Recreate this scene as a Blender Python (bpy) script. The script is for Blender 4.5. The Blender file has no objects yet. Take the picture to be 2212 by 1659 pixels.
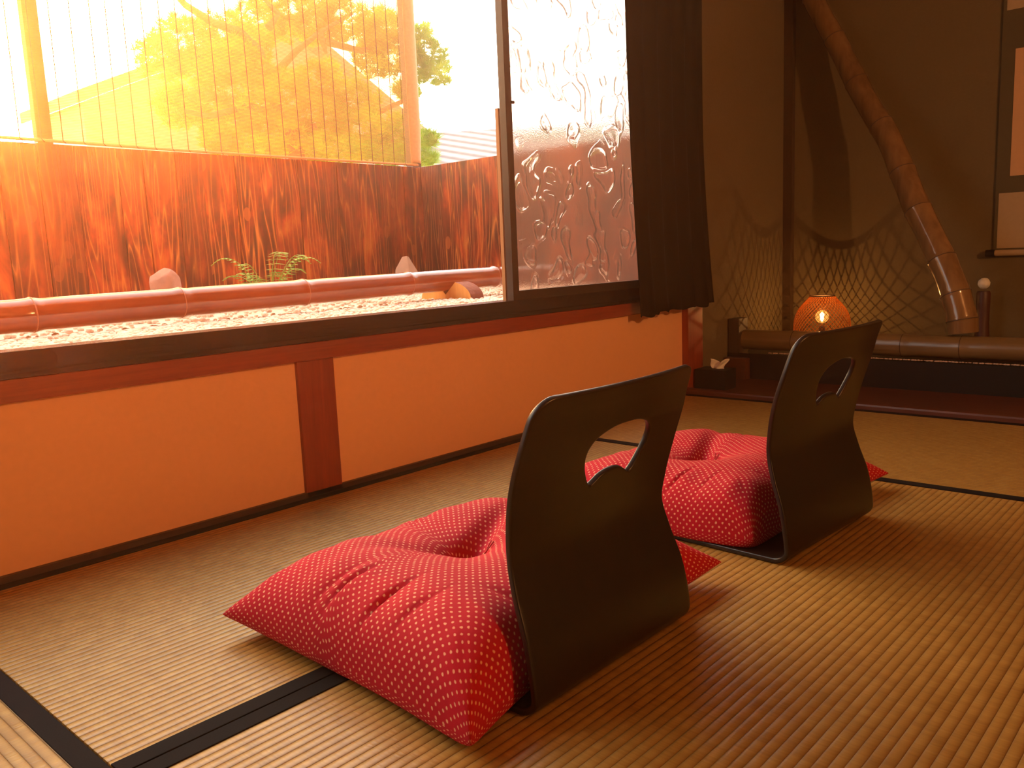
import bpy, bmesh, math, random
import numpy as np
from mathutils import Vector, Matrix
random.seed(7); rng = np.random.default_rng(7)
sc = bpy.context.scene
COL = sc.collection

# ------------------------------------------------------------------ camera
FPX = 1823.25
Rm = [[0.66967118, -0.13981486, 0.72937804],
      [-0.7414743, -0.07045104, 0.66727244],
      [-0.04190916, -0.98766819, -0.15084816]]
cam_d = bpy.data.cameras.new('camera'); cam = bpy.data.objects.new('camera', cam_d); COL.objects.link(cam)
M4 = Matrix(((Rm[0][0], -Rm[0][1], -Rm[0][2], 0.0), (Rm[1][0], -Rm[1][1], -Rm[1][2], 0.0),
             (Rm[2][0], -Rm[2][1], -Rm[2][2], 0.62), (0, 0, 0, 1)))
cam.matrix_world = M4
cam_d.sensor_width = 36.0; cam_d.lens = FPX / 2212 * 36.0; cam_d.clip_start = 0.02
sc.camera = cam
# ------------------------------------------------------------------ sky, sun, exposure
SUN_DIR = Vector((0.314, 0.924, 0.208)).normalized()      # towards the low sun behind the blind
SKY_BASE, SKY_FRONT, SKY_GLOW = 1.0, 10.0, 60.0
SUN_STRENGTH, SUN_COLOR = 8.0, (1.0, 0.30, 0.09)
FILL_LAMP_W = 430.0     # watts of the unseen fill lamp added to brighten the window wall
w = bpy.data.worlds.new('sky'); sc.world = w; w.use_nodes = True
nt = w.node_tree; nt.nodes.clear()
def wn(t, **k):
    n = nt.nodes.new(t)
    for a, b in k.items(): setattr(n, a, b)
    return n
tc = wn('ShaderNodeTexCoord'); dot = wn('ShaderNodeVectorMath', operation='DOT_PRODUCT'); dot.inputs[1].default_value = SUN_DIR
nt.links.new(tc.outputs['Generated'], dot.inputs[0])
def wm(op, a, b=None, clamp=False):
    n = wn('ShaderNodeMath', operation=op, use_clamp=clamp)
    for i, x in enumerate((a, b)):
        if x is None: continue
        if isinstance(x, (int, float)): n.inputs[i].default_value = x
        else: nt.links.new(x, n.inputs[i])
    return n.outputs[0]
d0 = wm('MULTIPLY_ADD', dot.outputs['Value'], 0.5); d0.node.inputs[2].default_value = 0.5
front = wm('POWER', d0, 3.5); glow = wm('POWER', wm('MAXIMUM', dot.outputs['Value'], 0.0), 90.0)
s = wm('ADD', wm('ADD', wm('MULTIPLY', front, SKY_FRONT), wm('MULTIPLY', glow, SKY_GLOW)), SKY_BASE)
bg = wn('ShaderNodeBackground'); bg.inputs['Color'].default_value = (1.0, 0.93, 0.82, 1)
nt.links.new(s, bg.inputs['Strength'])
wo = wn('ShaderNodeOutputWorld'); nt.links.new(bg.outputs[0], wo.inputs['Surface'])
sun_d = bpy.data.lights.new('sun', 'SUN'); sun_d.energy = SUN_STRENGTH; sun_d.color = SUN_COLOR; sun_d.angle = math.radians(1.2)
sun = bpy.data.objects.new('sun', sun_d); COL.objects.link(sun)
sun.rotation_euler = SUN_DIR.to_track_quat('Z', 'Y').to_euler(); sun.location = (4, 12, 4)
sc.view_settings.view_transform = 'Standard'; sc.view_settings.look = 'None'
sc.view_settings.exposure = 0.0; sc.view_settings.gamma = 1.0; sc.view_settings.use_curve_mapping = False
cy = sc.cycles
cy.max_bounces = 8; cy.diffuse_bounces = 5; cy.glossy_bounces = 4; cy.transmission_bounces = 6
cy.volume_bounces = 0; cy.transparent_max_bounces = 24; cy.sample_clamp_indirect = 6.0
cy.use_denoising = True

# ------------------------------------------------------------------ helpers
def link_obj(name, me, parent=None, mat=None):
    o = bpy.data.objects.new(name, me); COL.objects.link(o)
    if mat is not None:
        for m in (mat if isinstance(mat, (list, tuple)) else [mat]): me.materials.append(m)
    if parent is not None: o.parent = parent
    return o
def smooth(me, ang=None):
    for p in me.polygons: p.use_smooth = True
    if ang is not None:
        try: me.set_sharp_from_angle(angle=math.radians(ang))
        except Exception: pass
def tag(o, label=None, cat=None, group=None, kind=None):
    if label: o['label'] = label
    if cat: o['category'] = cat
    if group: o['group'] = group
    if kind: o['kind'] = kind
    return o
def empty(name, loc=(0, 0, 0), rz=0.0):
    o = bpy.data.objects.new(name, None); COL.objects.link(o); o.location = loc; o.rotation_euler = (0, 0, rz); return o
class MB:
    def __init__(s): s.bm = bmesh.new(); s.attr = None
    def box(s, x0, x1, y0, y1, z0, z1, bevel=0.0, rot=None, org=None):
        r = bmesh.ops.create_cube(s.bm, size=1.0)
        vs = r['verts']
        for v in vs: v.co = Vector(((x0+x1)/2 + v.co.x*(x1-x0), (y0+y1)/2 + v.co.y*(y1-y0), (z0+z1)/2 + v.co.z*(z1-z0)))
        if bevel:
            es = list({e for v in vs for e in v.link_edges})
            rr = bmesh.ops.bevel(s.bm, geom=es, offset=bevel, segments=2, affect='EDGES', profile=0.6)
            vs = list({v for f in rr['faces'] for v in f.verts} | {v for v in vs if v.is_valid})
        if rot is not None:
            for v in vs: v.co = Vector(org) + rot @ (v.co - Vector(org))
        return s
    def tube(s, pts, rad, n=12, caps=True, closed=False):
        pts = [Vector(p) for p in pts]; N = len(pts)
        rads = rad if isinstance(rad, (list, tuple)) else [rad]*N
        rings = []; up = None
        for i in range(N):
            a = pts[(i-1) % N] if (i > 0 or closed) else pts[i]
            b = pts[(i+1) % N] if (i < N-1 or closed) else pts[i]
            t = (b-a).normalized()
            if up is None:
                up = Vector((0, 0, 1)) if abs(t.z) < .9 else Vector((1, 0, 0))
            u = (up - t*up.dot(t)).normalized(); up = u; v = t.cross(u)
            rings.append([s.bm.verts.new(pts[i] + (u*math.cos(2*math.pi*k/n) + v*math.sin(2*math.pi*k/n))*rads[i]) for k in range(n)])
        for i in range(N if closed else N-1):
            A, B = rings[i], rings[(i+1) % N]
            for k in range(n): s.bm.faces.new((A[k], A[(k+1) % n], B[(k+1) % n], B[k]))
        if caps and not closed:
            s.bm.faces.new(rings[0][::-1]); s.bm.faces.new(rings[-1])
        return s
    def grid(s, f, nu, nv, uv=None):
        vv = [[s.bm.verts.new(f(i/nu, j/nv)) for j in range(nv+1)] for i in range(nu+1)]
        fs = []
        for i in range(nu):
            for j in range(nv):
                fs.append(s.bm.faces.new((vv[i][j], vv[i+1][j], vv[i+1][j+1], vv[i][j+1])))
        return vv
    def build(s, name, mat=None, parent=None, sm=None, normals=True):
        if normals: bmesh.ops.recalc_face_normals(s.bm, faces=s.bm.faces)
        me = bpy.data.meshes.new(name); s.bm.to_mesh(me); s.bm.free()
        if sm is not None: smooth(me, sm)
        return link_obj(name, me, parent, mat)
def structure(o, label=None):
    o['kind'] = 'structure'
    if label: o['label'] = label; 
    return o

# ------------------------------------------------------------------ material helper
class NT:
    def __init__(s, name):
        s.m = bpy.data.materials.new(name); s.m.use_nodes = True; s.t = s.m.node_tree; s.t.nodes.clear()
        s.out = s.t.nodes.new('ShaderNodeOutputMaterial')
    def n(s, typ, ins=None, **k):
        nd = s.t.nodes.new(typ)
        for a, b in k.items(): setattr(nd, a, b)
        for a, b in (ins or {}).items(): s.set(nd.inputs[a], b)
        return nd
    def set(s, sock, v):
        if isinstance(v, bpy.types.NodeSocket): s.t.links.new(v, sock)
        elif isinstance(v, bpy.types.Node): s.t.links.new(v.outputs[0], sock)
        else:
            if sock.type == 'RGBA' and len(v) == 3: v = (*v, 1)
            sock.default_value = v
    def math(s, op, a, b=None, c=None, clamp=False):
        nd = s.t.nodes.new('ShaderNodeMath'); nd.operation = op; nd.use_clamp = clamp
        for i, x in enumerate((a, b, c)):
            if x is not None: s.set(nd.inputs[i], x)
        return nd.outputs[0]
    def mix(s, f, a, b, mode='MIX'):
        nd = s.t.nodes.new('ShaderNodeMix'); nd.data_type = 'RGBA'; nd.blend_type = mode
        s.set(nd.inputs[0], f); s.set(nd.inputs[6], a); s.set(nd.inputs[7], b); return nd.outputs[2]
    def ramp(s, f, stops):
        nd = s.t.nodes.new('ShaderNodeValToRGB'); s.set(nd.inputs[0], f)
        el = nd.color_ramp.elements
        while len(el) < len(stops): el.new(0.5)
        for e, (p, c) in zip(el, stops): e.position = p; e.color = (*c, 1) if len(c) == 3 else c
        return nd.outputs[0]
    def coord(s, kind='Object', scale=(1, 1, 1), loc=(0, 0, 0)):
        t = s.n('ShaderNodeTexCoord'); mp = s.n('ShaderNodeMapping', {'Vector': t.outputs[kind], 'Scale': scale, 'Location': loc}); return mp.outputs[0]
    def noise(s, vec, scale, detail=3, rough=.5, dist=0.0):
        return s.n('ShaderNodeTexNoise', {'Vector': vec, 'Scale': scale, 'Detail': detail, 'Roughness': rough, 'Distortion': dist}).outputs[0]
    def bump(s, h, dist=.002, strength=1.0, normal=None):
        nd = s.n('ShaderNodeBump', {'Height': h, 'Distance': dist, 'Strength': strength})
        if normal is not None: s.set(nd.inputs['Normal'], normal)
        return nd.outputs[0]
    def pbr(s, col, rough=.6, normal=None, **k):
        nd = s.n('ShaderNodeBsdfPrincipled'); s.set(nd.inputs['Base Color'], col); s.set(nd.inputs['Roughness'], rough)
        if normal is not None: s.set(nd.inputs['Normal'], normal)
        for a, b in k.items(): s.set(nd.inputs[a.replace('_', ' ')], b)
        s.t.links.new(nd.outputs[0], s.out.inputs[0]); return nd
def plain(name, col, rough=.6, var=.12, scale=30, bump=.0005, **k):
    t = NT(name); v = t.coord('Object'); nz = t.noise(v, scale, 4)
    c = t.mix(nz, tuple(x*(1-var) for x in col), tuple(min(1, x*(1+var)) for x in col))
    t.pbr(c, rough, t.bump(nz, bump) if bump else None, **k); return t.m
def wood(name, dark, light, rough=.45, axis=0, scale=8, coat=0.0, bump=.0006):
    t = NT(name); sc3 = [14, 14, 14]; sc3[axis] = .9
    v = t.coord('Object', tuple(x*scale/8 for x in sc3)); n1 = t.noise(v, 3, 5, .6, .6); n2 = t.noise(v, 14, 3)
    f = t.math('ADD', t.math('MULTIPLY', n1, .7), t.math('MULTIPLY', n2, .3))
    c = t.ramp(f, [(.3, dark), (.7, light)])
    t.pbr(c, rough, t.bump(f, bump), Coat_Weight=coat); return t.m

M = {}
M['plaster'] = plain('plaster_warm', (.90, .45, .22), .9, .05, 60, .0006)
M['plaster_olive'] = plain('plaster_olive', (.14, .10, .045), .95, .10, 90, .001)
M['ceiling'] = wood('ceiling_boards', (.25, .14, .07), (.4, .24, .12), .7, 0)
M['red_wood'] = wood('red_brown_timber', (.20, .023, .007), (.36, .050, .013), .42, 0)
M['red_wood_v'] = wood('red_brown_timber_upright', (.20, .023, .007), (.36, .050, .013), .42, 2)
M['red_wood_y'] = wood('dark_red_board', (.07, .016, .008), (.12, .03, .013), .4, 1)
M['dark_trim'] = wood('dark_trim', (.03, .012, .007), (.06, .022, .012), .5, 0)
M['black_sill'] = wood('black_lacquer_sill', (.010, .006, .005), (.030, .014, .010), .22, 0, coat=.4)
M['dark_wood_v'] = wood('dark_post', (.035, .018, .008), (.07, .035, .015), .55, 2)
M['frame_metal'] = plain('dark_bronze_metal', (.035, .022, .016), .35, .1, 40, 0)
M['frame_light'] = wood('pale_edge_timber', (.4, .15, .05), (.55, .25, .09), .5, 2)
M['black_gloss'] = plain('black_lacquer', (.006, .005, .004), .6, .2, 30, 0, Specular_IOR_Level=.25)
M['curtain'] = plain('dark_cloth', (.011, .008, .005), 1.0, .2, 300, .0003, Specular_IOR_Level=.1)
M['walnut'] = wood('dark_brown_lacquered_plywood', (.006, .0035, .002), (.013, .007, .004), .36, 2, coat=.08, bump=.0001)
M['bamboo_out'] = None

def tatami(name, axis):
    t = NT(name); v = t.coord('Object')
    sep = t.n('ShaderNodeSeparateXYZ', {'Vector': v})
    a = sep.outputs['Y' if axis == 0 else 'X']     # across the ribs
    b = sep.outputs['X' if axis == 0 else 'Y']     # along the ribs
    u = t.math('DIVIDE', a, .0155)
    cell = t.math('FLOOR', u); fr = t.math('FRACT', u)
    ridge = t.math('POWER', t.math('SINE', t.math('MULTIPLY', t.math('POWER', fr, 1.35), math.pi)), .38)
    comb = t.n('ShaderNodeCombineXYZ', {'X': t.math('MULTIPLY', b, 260.0), 'Y': t.math('MULTIPLY', cell, 3.7), 'Z': 0.0})
    straw = t.noise(comb.outputs[0], 1.0, 2, .6)
    comb2 = t.n('ShaderNodeCombineXYZ', {'X': t.math('MULTIPLY', b, 45.0), 'Y': t.math('MULTIPLY', cell, 7.3), 'Z': 1.5})
    blk = t.noise(comb2.outputs[0], 1.0, 1, .5)
    big = t.noise(v, 2.2, 3)
    f = t.math('ADD', t.math('MULTIPLY', straw, .45), t.math('MULTIPLY', blk, .55))
    c = t.ramp(f, [(.25, (.27, .135, .022)), (.5, (.41, .225, .045)), (.78, (.54, .34, .09))])
    c = t.mix(t.math('MULTIPLY', t.math('SUBTRACT', 1.0, ridge, clamp=True), .75), c, (.10, .035, .008))
    c = t.mix(t.math('MULTIPLY', big, .4), c, (.25, .125, .024))
    h = t.math('ADD', ridge, t.math('MULTIPLY', straw, .30))
    h = t.math('ADD', h, t.math('MULTIPLY', blk, .25))
    t.pbr(c, .42, t.bump(h, .0019), Specular_IOR_Level=.5); return t.m
M['tatami_x'] = tatami('woven_rush_ribs_lengthwise', 0)
M['tatami_y'] = tatami('woven_rush_ribs_crosswise', 1)
M['heri'] = plain('black_cloth_edging', (.006, .005, .005), .9, .2, 400, .0003, Specular_IOR_Level=.15)

def fence_mat(name, axis):
    t = NT(name); at = t.n('ShaderNodeAttribute', attribute_name='pid'); pid = at.outputs['Fac']
    v = t.coord('Object')
    off = t.n('ShaderNodeVectorMath', {0: v, 1: (0, 0, 0)}, operation='ADD')
    cb = t.n('ShaderNodeCombineXYZ', {'X': t.math('MULTIPLY', pid, 17.3), 'Y': t.math('MULTIPLY', pid, 9.1), 'Z': t.math('MULTIPLY', pid, 31.7)})
    t.set(off.inputs[1], cb.outputs[0]); v = off.outputs[0]
    s3 = (14, 14, .9)
    mp = t.n('ShaderNodeMapping', {'Vector': v, 'Scale': s3}).outputs[0]
    base = t.noise(mp, 1.0, 1, .4, .15)                      # growth rings: contours of a stretched field
    rings = t.math('FRACT', t.math('MULTIPLY', base, 10.0))
    ring = t.math('POWER', t.math('ABSOLUTE', t.math('SUBTRACT', t.math('MULTIPLY', rings, 2.0), 1.0)), 5.0)
    mp2 = t.n('ShaderNodeMapping', {'Vector': v, 'Scale': (1, 1, .35)}).outputs[0]
    burn = t.noise(mp2, 9.0, 4, .6, .4)
    knots = t.n('ShaderNodeTexVoronoi', {'Vector': t.n('ShaderNodeMapping', {'Vector': v, 'Scale': (1, 1, .6)}).outputs[0], 'Scale': 5.5}).outputs['Distance']
    kn = t.math('LESS_THAN', knots, .13)
    fine = t.noise(t.n('ShaderNodeMapping', {'Vector': v, 'Scale': (120, 120, 2)}).outputs[0], 1.0, 2)
    col = t.ramp(burn, [(.38, (.035, .006, .003)), (.50, (.22, .022, .005)), (.61, (.60, .080, .013)), (.76, (.85, .25, .035))])
    col = t.mix(t.math('MULTIPLY', ring, .85), col, (.95, .32, .06))
    col = t.mix(t.math('MULTIPLY', fine, .35), col, (.10, .015, .005))
    col = t.mix(t.math('MULTIPLY', kn, .5), col, (.62, .16, .04))
    pv = t.math('FRACT', t.math('MULTIPLY', pid, 7.77))
    col = t.mix(t.math('MULTIPLY', pv, .7), col, (.07, .010, .004))
    t.pbr(col, .5, t.bump(t.math('ADD', ring, fine), .0015)); return t.m
M['fence'] = fence_mat('scorched_cedar_boards', 0)

def bamboo_mat(name, c1, c2, axis=0, rough=.25, coat=.3):
    t = NT(name); sc3 = [30, 30, 30]; sc3[axis] = 1.2
    v = t.coord('Object', tuple(sc3)); n1 = t.noise(v, 1.0, 4, .55, .3); n2 = t.noise(t.coord('Object'), 4.0, 3)
    f = t.math('ADD', t.math('MULTIPLY', n1, .6), t.math('MULTIPLY', n2, .4))
    c = t.ramp(f, [(.32, c1), (.65, c2)])
    t.pbr(c, rough, t.bump(n1, .0003), Coat_Weight=coat); return t.m
M['bamboo_out'] = bamboo_mat('red_brown_smoked_bamboo', (.17, .024, .009), (.42, .085, .028), 0, .16, .5)
M['bamboo_ring'] = plain('bamboo_node', (.45, .12, .05), .4, .3, 80, .0004)
M['bamboo_in'] = bamboo_mat('aged_brown_bamboo', (.10, .058, .020), (.24, .145, .055), 1, .28, .2)
M['bamboo_diag'] = bamboo_mat('aged_olive_bamboo', (.12, .062, .025), (.26, .145, .06), 2, .18, .4)
M['bamboo_node'] = plain('dark_bamboo_node', (.05, .025, .012), .6, .2, 60, 0)
M['cut_wood'] = wood('fresh_cut_orange_timber', (.75, .30, .07), (.9, .45, .13), .7, 2)
M['bark'] = plain('reddish_bark', (.28, .09, .06), .9, .4, 60, .004)
M['stone'] = plain('pinkish_grey_stone', (.42, .24, .2), .85, .35, 25, .006)
M['stone_pale'] = plain('pale_grey_stone', (.55, .38, .30), .85, .25, 25, .004)
M['fern'] = plain('fern_green', (.16, .32, .03), .6, .3, 50, 0)
M['white'] = plain('white_paper', (.85, .8, .74), .9, .05, 30, 0)

# pebbles
t = NT('cream_pebbles'); gi = t.n('ShaderNodeAttribute', attribute_name='pid').outputs['Fac']
c = t.ramp(gi, [(0, (.60, .36, .26)), (.08, (.75, .52, .40)), (.3, (.85, .68, .56)), (1.0, (.9, .78, .66))])
t.pbr(c, .7); M['pebble'] = t.m
t = NT('cream_gravel_bed'); v = t.coord('Object')
vo = t.n('ShaderNodeTexVoronoi', {'Vector': v, 'Scale': 75.0}); c = t.ramp(vo.outputs['Color'], [(0, (.7, .5, .4)), (1, (.88, .74, .62))])
t.pbr(c, .8, t.bump(t.math('SUBTRACT', 1.0, vo.outputs['Distance']), .008)); M['gravel'] = t.m

# cushion cloth: little cream dots on red, on the UV grid in metres
t = NT('red_dotted_cotton'); uv = t.n('ShaderNodeTexCoord').outputs['UV']
wob = t.n('ShaderNodeTexNoise', {'Vector': uv, 'Scale': 170.0, 'Detail': 1.0})
uvw = t.n('ShaderNodeVectorMath', {0: uv}, operation='ADD')
t.set(uvw.inputs[1], t.n('ShaderNodeVectorMath', {0: t.n('ShaderNodeVectorMath', {0: wob.outputs['Color'], 1: (.5, .5, .5)}, operation='SUBTRACT'), 1: (.0026, .0026, 0)}, operation='MULTIPLY'))
sp = t.n('ShaderNodeSeparateXYZ', {'Vector': uvw})
def dots(ox, oy):
    P = .0150
    fx = t.math('SUBTRACT', t.math('FRACT', t.math('ADD', t.math('DIVIDE', sp.outputs[0], P), ox)), .5)
    fy = t.math('SUBTRACT', t.math('FRACT', t.math('ADD', t.math('DIVIDE', sp.outputs[1], P), oy)), .5)
    d = t.math('SQRT', t.math('ADD', t.math('MULTIPLY', fx, fx), t.math('MULTIPLY', fy, fy)))
    return t.math('MULTIPLY_ADD', d, -14.0, 2.35, clamp=True)
dd = t.math('MAXIMUM', dots(0, 0), dots(.5, .5))
weave = t.noise(uv, 1500.0, 2)
basec = t.mix(t.noise(uv, 9.0, 3), (.42, .006, .018), (.58, .010, .032))
c = t.mix(t.math('MULTIPLY', dd, .9), basec, (.88, .46, .27))
t.pbr(c, .75, t.bump(weave, .0004), Specular_IOR_Level=.15, Sheen_Weight=.05, Sheen_Roughness=.4, Sheen_Tint=(1, .3, .3)); M['cushion'] = t.m
M['thread'] = plain('red_thread', (.45, .02, .03), .8, .1, 30, 0)

# blind: fine horizontal slats in front of bright sky
t = NT('split_bamboo_slats'); v = t.coord('Object'); sp2 = t.n('ShaderNodeSeparateXYZ', {'Vector': v})
rowf = t.math('DIVIDE', sp2.outputs['Z'], .0068)
fr = t.math('FRACT', rowf); cell = t.math('FLOOR', rowf)
rnd = t.noise(t.n('ShaderNodeCombineXYZ', {'X': t.math('MULTIPLY', sp2.outputs['X'], 3.0), 'Y': 0.0, 'Z': t.math('MULTIPLY', cell, 5.3)}).outputs[0], 1.0, 2)
gap = t.math('LESS_THAN', fr, t.math('MULTIPLY_ADD', rnd, .5, .05))
tr1 = t.n('ShaderNodeBsdfTransparent', {'Color': (1.0, .82, .52, 1)})
tr2 = t.n('ShaderNodeBsdfTransparent', {'Color': (.94, .50, .17, 1)})
tl = t.n('ShaderNodeBsdfTranslucent', {'Color': (.95, .50, .16, 1)})
df = t.n('ShaderNodeBsdfDiffuse', {'Color': (.62, .30, .10, 1)})
sl = t.n('ShaderNodeMixShader', {0: .45, 1: tl.outputs[0], 2: df.outputs[0]})
m1 = t.n('ShaderNodeMixShader', {0: .24, 1: tr2.outputs[0], 2: sl.outputs[0]})
m2 = t.n('ShaderNodeMixShader', {0: gap, 1: m1.outputs[0], 2: tr1.outputs[0]})
t.t.links.new(m2.outputs[0], t.out.inputs[0]); M['blind'] = t.m
M['string'] = plain('brown_cord', (.10, .025, .008), .8, .1, 30, 0)
M['slat_edge'] = plain('folded_bamboo_slats', (.75, .34, .13), .7, .2, 60, .001)

# figured glass with raised curling ridges
t = NT('figured_glass'); v = t.coord('Object', (1, 1, 1))
wv = t.n('ShaderNodeTexNoise', {'Vector': v, 'Scale': 7.0, 'Detail': 1.0})
vv = t.n('ShaderNodeVectorMath', {0: v}, operation='ADD')
t.set(vv.inputs[1], t.n('ShaderNodeVectorMath', {0: t.n('ShaderNodeVectorMath', {0: wv.outputs['Color'], 1: (.5, .5, .5)}, operation='SUBTRACT'), 1: (.16, 0, .16)}, operation='MULTIPLY'))
vz = t.n('ShaderNodeTexVoronoi', {'Vector': t.n('ShaderNodeMapping', {'Vector': vv, 'Scale': (14, .01, 10)}).outputs[0], 'Scale': 1.0}, feature='SMOOTH_F1')
vz.inputs['Smoothness'].default_value = .35
dist = vz.outputs['Distance']
rg = t.math('ABSOLUTE', t.math('SUBTRACT', dist, .42)); ridge = t.math('MULTIPLY_ADD', rg, -11.0, 1.0, clamp=True)
pim = t.noise(v, 260.0, 2); sw = t.noise(v, 12.0, 1)
h = t.math('ADD', t.math('MULTIPLY', ridge, 1.0), t.math('ADD', t.math('MULTIPLY', pim, .05), t.math('MULTIPLY', t.math('MINIMUM', dist, .42), 5.0)))
nb = t.bump(h, .0035)
gl = t.n('ShaderNodeBsdfGlass', {'Color': (.95, .86, .80, 1), 'Roughness': .06, 'IOR': 1.35, 'Normal': nb})
trn = t.n('ShaderNodeBsdfTransparent', {'Color': (.9, .8, .74, 1)})
mx = t.n('ShaderNodeMixShader', {0: .72, 1: trn.outputs[0], 2: gl.outputs[0]})
tw = t.n('ShaderNodeBsdfTranslucent', {'Color': (.95, .82, .76, 1), 'Normal': nb})
mx2 = t.n('ShaderNodeMixShader', {0: .035, 1: mx.outputs[0], 2: tw.outputs[0]})
t.t.links.new(mx2.outputs[0], t.out.inputs[0]); M['glass'] = t.m

# basket lamp
t = NT('woven_bamboo_splints'); tl = t.n('ShaderNodeBsdfTranslucent', {'Color': (.55, .17, .025, 1)}); df = t.n('ShaderNodeBsdfDiffuse', {'Color': (.40, .12, .02, 1)})
mx = t.n('ShaderNodeMixShader', {0: .45, 1: df.outputs[0], 2: tl.outputs[0]}); t.t.links.new(mx.outputs[0], t.out.inputs[0]); M['splint'] = t.m
t = NT('bulb_glass_lit'); em = t.n('ShaderNodeEmission', {'Color': (1, .45, .08, 1), 'Strength': 1.6}); tr = t.n('ShaderNodeBsdfTransparent', {'Color': (1, .9, .7, 1)})
mx = t.n('ShaderNodeMixShader', {0: .4, 1: tr.outputs[0], 2: em.outputs[0]}); t.t.links.new(mx.outputs[0], t.out.inputs[0]); M['bulb'] = t.m
t = NT('filament_lit'); em = t.n('ShaderNodeEmission', {'Color': (1, .8, .45, 1), 'Strength': 14}); t.t.links.new(em.outputs[0], t.out.inputs[0]); M['filament'] = t.m

# pine
t = NT('pine_needles'); v = t.coord('Object'); nz = t.noise(v, 3.0, 3)
c = t.ramp(nz, [(.3, (.09, .28, .012)), (.5, (.26, .52, .03)), (.72, (.60, .75, .05))])
df = t.n('ShaderNodeBsdfDiffuse', {'Color': c}); tl = t.n('ShaderNodeBsdfTranslucent', {'Color': c})
mx = t.n('ShaderNodeMixShader', {0: .55, 1: df.outputs[0], 2: tl.outputs[0]}); t.t.links.new(mx.outputs[0], t.out.inputs[0]); M['needles'] = t.m
M['pine_bark'] = plain('pine_bark', (.35, .18, .10), .9, .4, 20, .01)
M['house_wall'] = plain('weathered_house_wall', (.78, .62, .55), .9, .1, 4, 0)
M['house_roof'] = plain('dark_roof_edge', (.55, .42, .38), .8, .2, 8, 0)
M['louver'] = plain('white_louvres', (.8, .75, .7), .7, .05, 8, 0)
t = NT('grey_roof_tiles'); v = t.coord('Object', (1, 1, 1)); sp3 = t.n('ShaderNodeSeparateXYZ', {'Vector': v})
a = t.math('SINE', t.math('MULTIPLY', sp3.outputs['X'], 24.0)); b = t.math('FRACT', t.math('MULTIPLY', sp3.outputs['Y'], 4.0))
c = t.mix(t.math('MULTIPLY_ADD', a, .25, .5), (.12, .11, .13), (.26, .24, .27)); c = t.mix(t.math('MULTIPLY', b, .4), c, (.10, .09, .10))
t.pbr(c, .55, t.bump(t.math('ADD', a, t.math('MULTIPLY', b, .8)), .02)); M['tiles'] = t.m

# ------------------------------------------------------------------ room shell
YW = 1.90                                     # window wall plane
def panel(name, b, mat, bev=0):
    return structure(MB().box(*b, bevel=bev).build(name, mat))
panel('floor', (-2.0, 4.35, -3.0, 2.05, -.16, -.03), M['dark_trim'])
panel('ceiling', (-2.0, 4.35, -3.0, 2.05, 2.35, 2.45), M['ceiling'])
wl = MB()                                      # window wall: below the sill, above the lintel, left and right of the opening
wl.box(-2.0, 3.22, YW, 2.00, -.03, .42); wl.box(-2.0, 3.22, YW, 2.00, 1.86, 2.35)
wl.box(-2.0, -.9, YW, 2.00, .42, 1.86); wl.box(3.17, 3.22, YW, 2.00, .42, 1.86)
structure(wl.build('wall_left', M['plaster']))
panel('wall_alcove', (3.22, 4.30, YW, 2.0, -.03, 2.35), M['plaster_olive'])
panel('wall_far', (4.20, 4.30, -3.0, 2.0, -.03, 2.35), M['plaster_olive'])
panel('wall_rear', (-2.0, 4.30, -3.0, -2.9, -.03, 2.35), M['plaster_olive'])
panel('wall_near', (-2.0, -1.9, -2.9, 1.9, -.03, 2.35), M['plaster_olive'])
panel('baseboard_left', (-1.9, 3.14, YW-.012, YW+.01, -.01, .015), M['dark_trim'])
# wall timbers
panel('trim_1', (-1.9, 3.19, YW-.022, YW+.02, .368, .416), M['red_wood'], .003)        # red rail under the sill
panel('trim_2', (1.237, 1.352, YW-.012, YW+.02, .0, .370), M['red_wood_v'], .002)      # short post in the middle
panel('trim_3', (3.175, 3.30, YW-.03, YW+.06, -.02, 2.35), M['red_wood_v'], .003)      # corner post
sill = MB(); sill.box(-1.9, 3.17, YW-.035, YW+.10, .418, .428); sill.box(-1.9, 3.17, YW-.012, YW+.035, .428, .470); sill.box(-1.9, 3.17, YW+.05, YW+.09, .428, .468)
structure(sill.build('trim_4', M['black_sill']))
panel('trim_5', (-.9, 3.17, YW-.03, YW+.10, 1.84, 1.90), M['red_wood'], .003)          # lintel
panel('trim_6', (4.165, 4.20, YW-.045, YW, .10, 2.35), M['dark_wood_v'], .002)         # alcove corner post
panel('trim_7', (3.135, 3.185, -2.9, YW-.01, -.02, .022), M['red_wood_y'], .008)       # rounded lip of the alcove board
panel('trim_8', (3.185, 3.60, -2.9, YW-.005, -.02, .012), M['red_wood_y'])             # low board in front of the alcove
alc = MB(); alc.box(3.585, 4.20, -2.9, YW-.002, .0, .118); alc.box(3.575, 3.585, -2.9, YW-.002, .0, .128)
structure(alc.build('trim_9', M['black_gloss']))                                         # raised alcove floor and black fascia

# ------------------------------------------------------------------ tatami
def mat_(x0, x1, y0, y1, m, edges, label):
    r = empty('tatami_mat', ((x0+x1)/2, (y0+y1)/2, -.03)); tag(r, label, 'tatami mat', 'tatami mats on the floor')
    cx, cy_ = (x0+x1)/2, (y0+y1)/2
    o = MB().box(x0-cx, x1-cx, y0-cy_, y1-cy_, 0, .030, bevel=.002).build('mat', m, r)
    for e in edges:
        b = dict(x0=(x0, x0+.031, y0, y1), x1=(x1-.031, x1, y0, y1), y0=(x0, x1, y0, y0+.031), y1=(x0, x1, y1-.031, y1))[e]
        MB().box(b[0]-cx, b[1]-cx, b[2]-cy_, b[3]-cy_, .0285, .0318, bevel=.001).build('cloth_edging', M['heri'], r)
mat_(.374, 2.204, 1.031, 1.886, M['tatami_x'], ('y0', 'y1'), 'tatami mat beneath the window wall and its middle post')
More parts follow.
